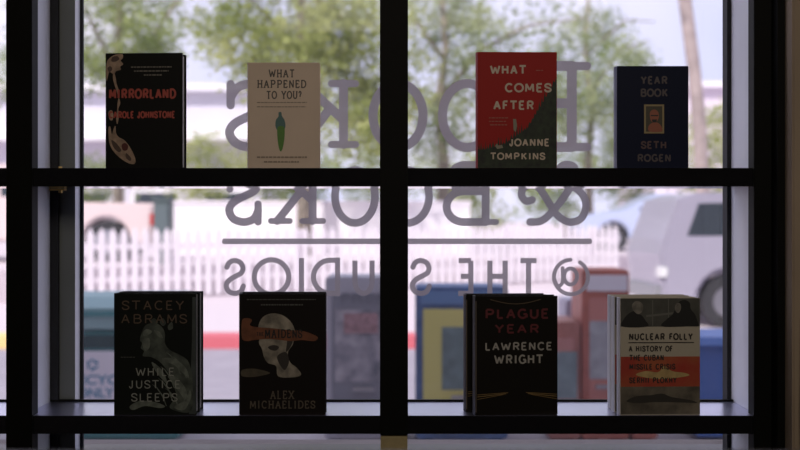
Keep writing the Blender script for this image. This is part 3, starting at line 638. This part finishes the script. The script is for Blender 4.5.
while i * 2.4 < ln:
    b_ = bmesh.new(); bx(b_, i * 2.4 - .06, i * 2.4 + .06, .062, .18, 0, 1.2); obj('post', b_, wh, fn); i += 1

# ------------------------------------------------------------------ vehicles
glass_d = mat('car_glass', (.035, .045, .055), .08); tyre = mat('tyre_rubber', (.02, .02, .022), .8); hub = mat('wheel_rim', (.35, .35, .38), .3, metal=.8)
def car(name, label, cat, loc, rz, body_pts, glass_polys, L, Wd, paint, wheels=(.9, None), wr=.34, lights=True, dirn=1):
    r = thing(name, label, cat, loc, rz)
    wx = (wheels[0], wheels[1] if wheels[1] else L - .95)
    def arch(cx): return [(cx + (wr + .07) * math.cos(math.radians(a)), wr + (wr + .07) * math.sin(math.radians(a))) for a in range(180, -1, -20)]
    low = [(0.05, .32)]
    for cx in wx: low += [(p[0], max(p[1], .30)) for p in arch(cx)]
    low += [(L - .05, .32)]
    bm = bmesh.new(); prism(bm, low + body_pts, 'xz', 0, Wd)
    bmesh.ops.bevel(bm, geom=[e for e in bm.edges if abs(e.verts[0].co.y - e.verts[1].co.y) < 1e-6], offset=.05, segments=2, affect='EDGES')
    obj('car_body', bm, paint, r)
    for gp in glass_polys:
        b_ = bmesh.new(); prism(b_, gp, 'xz', -.004, .012); obj('side_window', b_, glass_d, r)
    for cx in wx:
        for y in (.02, Wd - .24):
            b_ = bmesh.new(); cyl(b_, (cx, y + .11, wr), (0, 1, 0), wr, .22, 28); wo = obj('wheel', b_, tyre, r, smooth=False)
            if y < .1: b2 = bmesh.new(); cyl(b2, (cx, y - .002, wr), (0, 1, 0), wr * .6, .01, 20); obj('hubcap', b2, hub, wo)
    obj('bumper', BX(-.04, .10, .1, Wd - .1, .34, .54, bev=.02), mat('bumper_grey', (.25, .25, .27), .5), r)
    obj('bumper', BX(L - .10, L + .04, .1, Wd - .1, .34, .54, bev=.02), mat('bumper_grey', (.25, .25, .27)), r)
    obj('tail_light', BX(L - .07, L + .01, -.01, .14, .72, .95, bev=.01), mat('tail_red', (.5, .04, .03), .3), r)
    obj('headlight', BX(-.01, .10, -.01, .2, .66, .80, bev=.01), mat('headlight_clear', (.7, .7, .7), .2), r)
    return r
pinkw = mat('cream_car_paint', (.66, .54, .53), .35, coat=.5)
# pickup: cab on the left, bed towards right
L = 5.6
body = [(L, .95), (L, 1.15), (L - 2.1, 1.18), (L - 2.15, 1.80), (L - 2.5, 1.92), (L - 3.6, 1.90), (L - 4.15, 1.25), (.25, 1.10), (.02, .95), (0, .6)]
gl = [[(L - 2.3, 1.28), (L - 2.3, 1.78), (L - 2.95, 1.80), (L - 2.95, 1.28)], [(L - 3.02, 1.28), (L - 3.02, 1.80), (L - 3.55, 1.80), (L - 3.98, 1.28)]]
dp = 21.5
car('pickup_truck', 'pale pickup truck parked behind the left end of the picket fence', 'truck', (X(153, dp) - L, dp, TZ), 0, body, gl, L, 1.9, pinkw, (1.0, 4.70), .40)
tg = thing('truck_tail_block', 'dark green metal cabinet standing behind the picket fence by the truck', 'cabinet', (X(161.5, 20.6), 20.6, TZ))  # made-up block standing in for the dark tail of the pickup
obj('block_body', BX(-.15, .15, 0, .4, 0, 1.18, bev=.02), mat('green_black_metal', (.07, .10, .10), .5), tg)
obj('door', BX(-.12, .12, -.012, 0, .1, 1.1, bev=.004), mat('green_black_door', (.09, .12, .125), .5), tg)
obj('cap', BX(-.17, .17, -.03, .43, 1.18, 1.24, bev=.01), mat('green_black_metal', (.07, .10, .10)), tg)
whc = mat('white_car_paint', (.80, .76, .80), .3, coat=.5)
L = 4.7
sedan = [(L, .95), (L - .15, 1.05), (L - .9, 1.08), (L - 1.5, 1.45), (L - 2.7, 1.47), (L - 3.5, 1.05), (.25, .92), (0, .75), (0, .6)]
sgl = [[(L - 1.25, 1.06), (L - 1.6, 1.36), (L - 2.1, 1.38), (L - 2.1, 1.06)], [(L - 2.16, 1.06), (L - 2.16, 1.38), (L - 2.65, 1.38), (L - 3.2, 1.06)]]
suv = [(L, .95), (L - .05, 1.15), (L - .25, 1.68), (L - .5, 1.76), (L - 2.8, 1.76), (L - 3.5, 1.18), (.3, 1.05), (.02, .9), (0, .6)]
ugl = [[(L - .35, 1.2), (L - .5, 1.62), (L - 1.2, 1.64), (L - 1.2, 1.2)], [(L - 1.27, 1.2), (L - 1.27, 1.64), (L - 2.1, 1.64), (L - 2.1, 1.2)], [(L - 2.17, 1.2), (L - 2.17, 1.64), (L - 2.75, 1.62), (L - 3.25, 1.2)]]
van = [(L, .9), (L, 1.9), (L - .2, 2.0), (.9, 2.0), (.35, 1.3), (.02, 1.05), (0, .6)]
bw = thing('garden_wall', 'long low white garden wall beyond the picket fence', 'wall', (X(172, 26), 26, TZ))
LW = X(470, 26) - X(172, 26)
obj('wall_body', BX(0, LW, 0, .25, 0, 1.18), mat('white_wall_paint', (.82, .78, .82), .8, noise_amt=.06, nscale=2), bw)
obj('coping', BX(-.03, LW + .03, -.04, .29, 1.18, 1.25, bev=.01), mat('white_coping', (.85, .80, .84), .8), bw)
car('sedan_car', 'pale blue saloon car far off beyond the red boxes', 'car', (X(578, 28), 28, TZ), .0, sedan, sgl, L, 1.8, mat('pale_blue_paint', (.45, .50, .68), .3, coat=.5))
car('sport_utility_car', 'silver grey utility car parked across the road at the right window edge', 'car', (X(664, 14.2), 14.4, 0), .03, [(L - p[0], p[1]) for p in suv[::-1]], [[(L - p[0], p[1]) for p in g] for g in ugl], L, 1.85, mat('silver_lilac_paint', (.33, .31, .38), .35, coat=.3))
bs = thing('parking_sign', 'small blue round sign on a thin post across the road', 'sign', (X(657, 18), 18, 0))
obj('pole', cyl(bmesh.new(), (0, 0, .78), (0, 0, 1), .03, 1.56, 12), mat('steel', (.4, .4, .42)), bs)
obj('sign_face', cyl(bmesh.new(), (0, -.05, 1.60), (0, 1, 0), .12, .02, 24), mat('sign_bright_blue', (.12, .26, .60), .5), bs)

# ------------------------------------------------------------------ far buildings
def building(label, x0, x1, d, ztop, dep, wallm, roofm, nwin=3, eave=None):
    xa, xb = X(x0, d), X(x1, d); w_ = xb - xa; r = thing('building', label, 'building', ((xa + xb) / 2, d, 0))
    obj('wall', BX(-w_ / 2, w_ / 2, 0, dep, 0, ztop), wallm, r)
    b_ = bmesh.new(); prism(b_, [(-.6, ztop), (dep + .6, ztop), (dep + .6, ztop + .3), (-.6, ztop + .3)], 'yz', -w_ / 2 - .5, w_ / 2 + .5); obj('roof', b_, roofm, r)
    if eave: b_ = bmesh.new(); bx(b_, -w_ / 2, w_ / 2, -1.6, 0, eave, eave + .45); obj('awning', b_, mat('white_awning', (.8, .78, .8), .7), r)
    for k in range(nwin):
        cx = -w_ / 2 + (k + .5) * w_ / nwin; wf = obj('window', BX(cx - 1.0, cx + 1.0, -.05, .05, 1.0, 2.5), mat('white_awning', (.8, .78, .8)), r)
        obj('window_pane', BX(cx - .88, cx + .88, -.07, -.052, 1.12, 2.38), glass_d, wf)
    return r
lil = mat('lilac_stucco', (.62, .59, .67), .9, noise_amt=.06, nscale=.6)
building('low lilac-white building behind the trees, left part of the window', -20, 262, 46, Z(92, 46), 10, lil, mat('roof_white', (.75, .72, .78), .8), 4, Z(142, 46))
building('pale distant building behind the tall tree trunk', 655, 830, 60, Z(88, 60), 10, mat('pale_pink_stucco', (.68, .60, .68), .9), mat('roof_white', (.75, .72, .78)), 4)

# ------------------------------------------------------------------ trees
LEAFC = [leafmat('leaf_olive', (.16, .22, .065), (.42, .48, .19)), leafmat('leaf_grey_green', (.18, .235, .10), (.42, .47, .24)), leafmat('leaf_yellow_green', (.23, .28, .08), (.52, .55, .22))]
bark = mat('bark', (.30, .26, .20), .9, noise_amt=.4, nscale=6); pbark = mat('pale_bark', (.42, .34, .32), .9, noise_amt=.3, nscale=4)
def crown(blobs, n, size, rng, clump=14):
    """leaf sprays scattered in ellipsoids: blobs of (centre, radii, weight)"""
    verts, faces = [], []; tot = sum(b[2] for b in blobs)
    for c, rad, wt in blobs:
        m = int(n * wt / tot / clump)
        for _ in range(m):
            while True:
                p = Vector((rng.uniform(-1, 1), rng.uniform(-1, 1), rng.uniform(-1, 1)))
                if .15 < p.length < 1: break
            q = Vector((c[0] + p.x * rad[0], c[1] + p.y * rad[1], c[2] + p.z * rad[2]))
            if noise.noise(q * .55) < -.12: continue
            for _k in range(clump):
                s = q + Vector((rng.gauss(0, .22), rng.gauss(0, .22), rng.gauss(0, .17)))
                a = Vector((rng.gauss(0, 1), rng.gauss(0, 1), rng.gauss(0, .6))).normalized(); b = a.orthogonal().normalized(); b.rotate(Matrix.Rotation(rng.uniform(0, 6.28), 3, a))
                l_ = size * rng.uniform(.7, 1.4); wd = l_ * .42; i = len(verts)
                verts += [s - a * l_ / 2, s + b * wd / 2, s + a * l_ / 2, s - b * wd / 2]; faces.append((i, i + 1, i + 2, i + 3))
    me = bpy.data.meshes.new('foliage'); me.from_pydata([tuple(v) for v in verts], [], faces); return me
def tree(label, base, trunk_pts, radii, limbs, blobs, n, size, seed, leaf, bk=bark, name='tree', group='trees beyond the road'):
    if bk is bark:
        base = (base[0], base[1], TZ); n = int(n * (1.55 if name == 'tree' else 1.2)); radii = [r_ * .7 for r_ in radii]; limbs = [(a_, [q_ * .7 for q_ in b_]) for a_, b_ in limbs]
        trunk_pts = [(p[0], p[1], TZ) if p[2] < TZ else p for p in trunk_pts] if name == 'tree' else [(base[0], base[1], TZ), (base[0], base[1], TZ + 1)]
    rng = random.Random(seed); r = thing(name, label, 'tree' if name != 'shrub' else 'shrub', base, 0, group)
    B = Vector(base)
    if trunk_pts: obj('trunk', tube(bmesh.new(), [Vector(p) - B for p in trunk_pts], radii, 10), bk, r, smooth=True)
    for lp, lr in limbs: obj('branch', tube(bmesh.new(), [Vector(p) - B for p in lp], lr, 7), bk, r, smooth=True)
    me = crown([((c[0] - B.x, c[1] - B.y, c[2] - B.z), rad, wt) for c, rad, wt in blobs], n, size, rng); me.materials.append(leaf)
    link(bpy.data.objects.new('foliage', me), r); return r
def PT(px, py, d): return (X(px, d), d, Z(py, d))
def S(px, d): return px * d / F
def bl_(px, py, d, rx, rz, ry=2.0, wt=1.0): return (PT(px, py, d), (S(rx, d), ry, S(rz, d)), wt)
d = 29.5
tree('leafy tree above the black hardback with the pale profile', (X(118, d), d, 0), [(X(118, d), d, 0), PT(119, 140, d), PT(114, 80, d), PT(120, 20, d), PT(118, -40, d)], [.22, .19, .15, .12, .08],
     [([PT(116, 90, d), PT(150, 40, d), PT(185, -10, d)], [.10, .07, .04]), ([PT(115, 70, d), PT(90, 20, d), PT(70, -20, d)], [.09, .06, .04])],
     [bl_(95, 20, d, 40, 45), bl_(150, 10, d, 55, 30), bl_(100, 65, d, 26, 24, 1.5, .5), bl_(20, 40, d, 60, 70, 2, 1.0), bl_(150, 48, d, 25, 14, 1.2, .35), bl_(120, -60, d, 90, 45, 2, 1.2)], 9500, .15, 1, LEAFC[0])
d = 25
tree('dense leafy tree behind the beige hardback', (X(300, d), d, 0), [(X(305, d), d, 0), PT(303, 150, d), PT(310, 90, d), PT(300, 30, d), PT(305, -40, d)], [.25, .22, .18, .14, .08],
     [([PT(308, 95, d), PT(345, 50, d), PT(375, 10, d)], [.11, .08, .05]), ([PT(304, 60, d), PT(270, 20, d), PT(245, -10, d)], [.10, .07, .04]), ([PT(318, 0, d), PT(338, 14, d), PT(350, 32, d)], [.10, .10, .06])],
     [bl_(305, 70, d, 72, 55), bl_(345, 110, d, 60, 50), bl_(300, 15, d, 80, 45), bl_(240, 35, d, 45, 35, 1.6, .4), bl_(380, 60, d, 50, 70, 2, .8), bl_(300, -60, d, 110, 45, 2, 1)], 15500, .15, 2, LEAFC[2])
d = 29.5
tree('leafy tree behind the red hardback', (X(445, d), d, 0), [(X(442, d), d, 0), PT(444, 160, d), PT(438, 110, d), PT(446, 50, d), PT(440, -30, d)], [.26, .23, .19, .14, .08],
     [([PT(440, 100, d), PT(480, 50, d), PT(530, 25, d), PT(585, 18, d)], [.13, .09, .06, .03]), ([PT(444, 60, d), PT(415, 20, d), PT(400, -10, d)], [.10, .06, .04])],
     [bl_(440, 125, d, 42, 38), bl_(455, 50, d, 60, 28, 2, .8), bl_(520, 22, d, 62, 22, 2, .7), bl_(550, 125, d, 55, 42), bl_(430, 5, d, 50, 25, 2, .6), bl_(500, -50, d, 110, 38, 2, 1), bl_(500, 95, d, 60, 34, 2, .7), bl_(560, 70, d, 55, 40, 2, .8), bl_(470, 8, d, 60, 22, 2, .6)], 11000, .15, 3, LEAFC[1])
d = 34
tree('thin-crowned tree above the navy hardback', (X(590, d), d, 0), [(X(590, d), d, 0), PT(588, 160, d), PT(592, 110, d), PT(585, 50, d), PT(590, -30, d)], [.2, .18, .14, .10, .06],
     [([PT(590, 95, d), PT(620, 50, d), PT(650, 40, d)], [.07, .05, .02]), ([PT(586, 55, d), PT(625, 20, d), PT(655, 22, d)], [.06, .04, .02])],
     [bl_(592, 75, d, 50, 55, 2, 1.4), bl_(612, 25, d, 40, 20, 1.5, .6), bl_(640, 58, d, 18, 12, 1, .22), bl_(600, 130, d, 45, 35), bl_(590, -45, d, 60, 30, 1.5, .5)], 6200, .15, 4, LEAFC[1])
d = 20
tree('tall tree with a bare pale leaning trunk at the right of the window', (X(705, d), d, 0), [(X(705, d), d, 0), PT(703, 200, d), PT(700, 130, d), PT(694, 70, d), PT(685, 0, d), PT(672, -70, d)], [.16, .13, .125, .12, .12, .10], [],
     [bl_(670, -110, d, 110, 40, 2, 1)], 4200, .15, 5, LEAFC[0], pbark)
d = 37.5
for k, (px, py, rx, rz) in enumerate([(95, 178, 60, 20), (215, 160, 48, 26), (310, 175, 55, 26), (395, 170, 55, 30), (480, 175, 50, 26), (565, 170, 55, 30), (645, 150, 50, 40), (718, 140, 36, 34)]):
    lb = ['under the black hardback', 'between the black and beige hardbacks', 'behind the beige hardback', 'behind the centre post', 'behind the red hardback', 'right of the red hardback', 'behind the navy hardback', 'by the foot of the pale trunk'][k]
    dd = d + (k % 2) * 3.6
    tree('rounded green shrub beyond the fence, ' + lb, (X(px, dd), dd, 0), [(X(px, dd), dd, 0), (X(px, dd), dd, 1.2)], [.08, .05], [], [bl_(px, py + 14, dd, rx, rz + 14, 1.5, 1)], 4200, .17, 20 + k, LEAFC[(k + 1) % 3], name='shrub', group='shrubs beyond the fence')
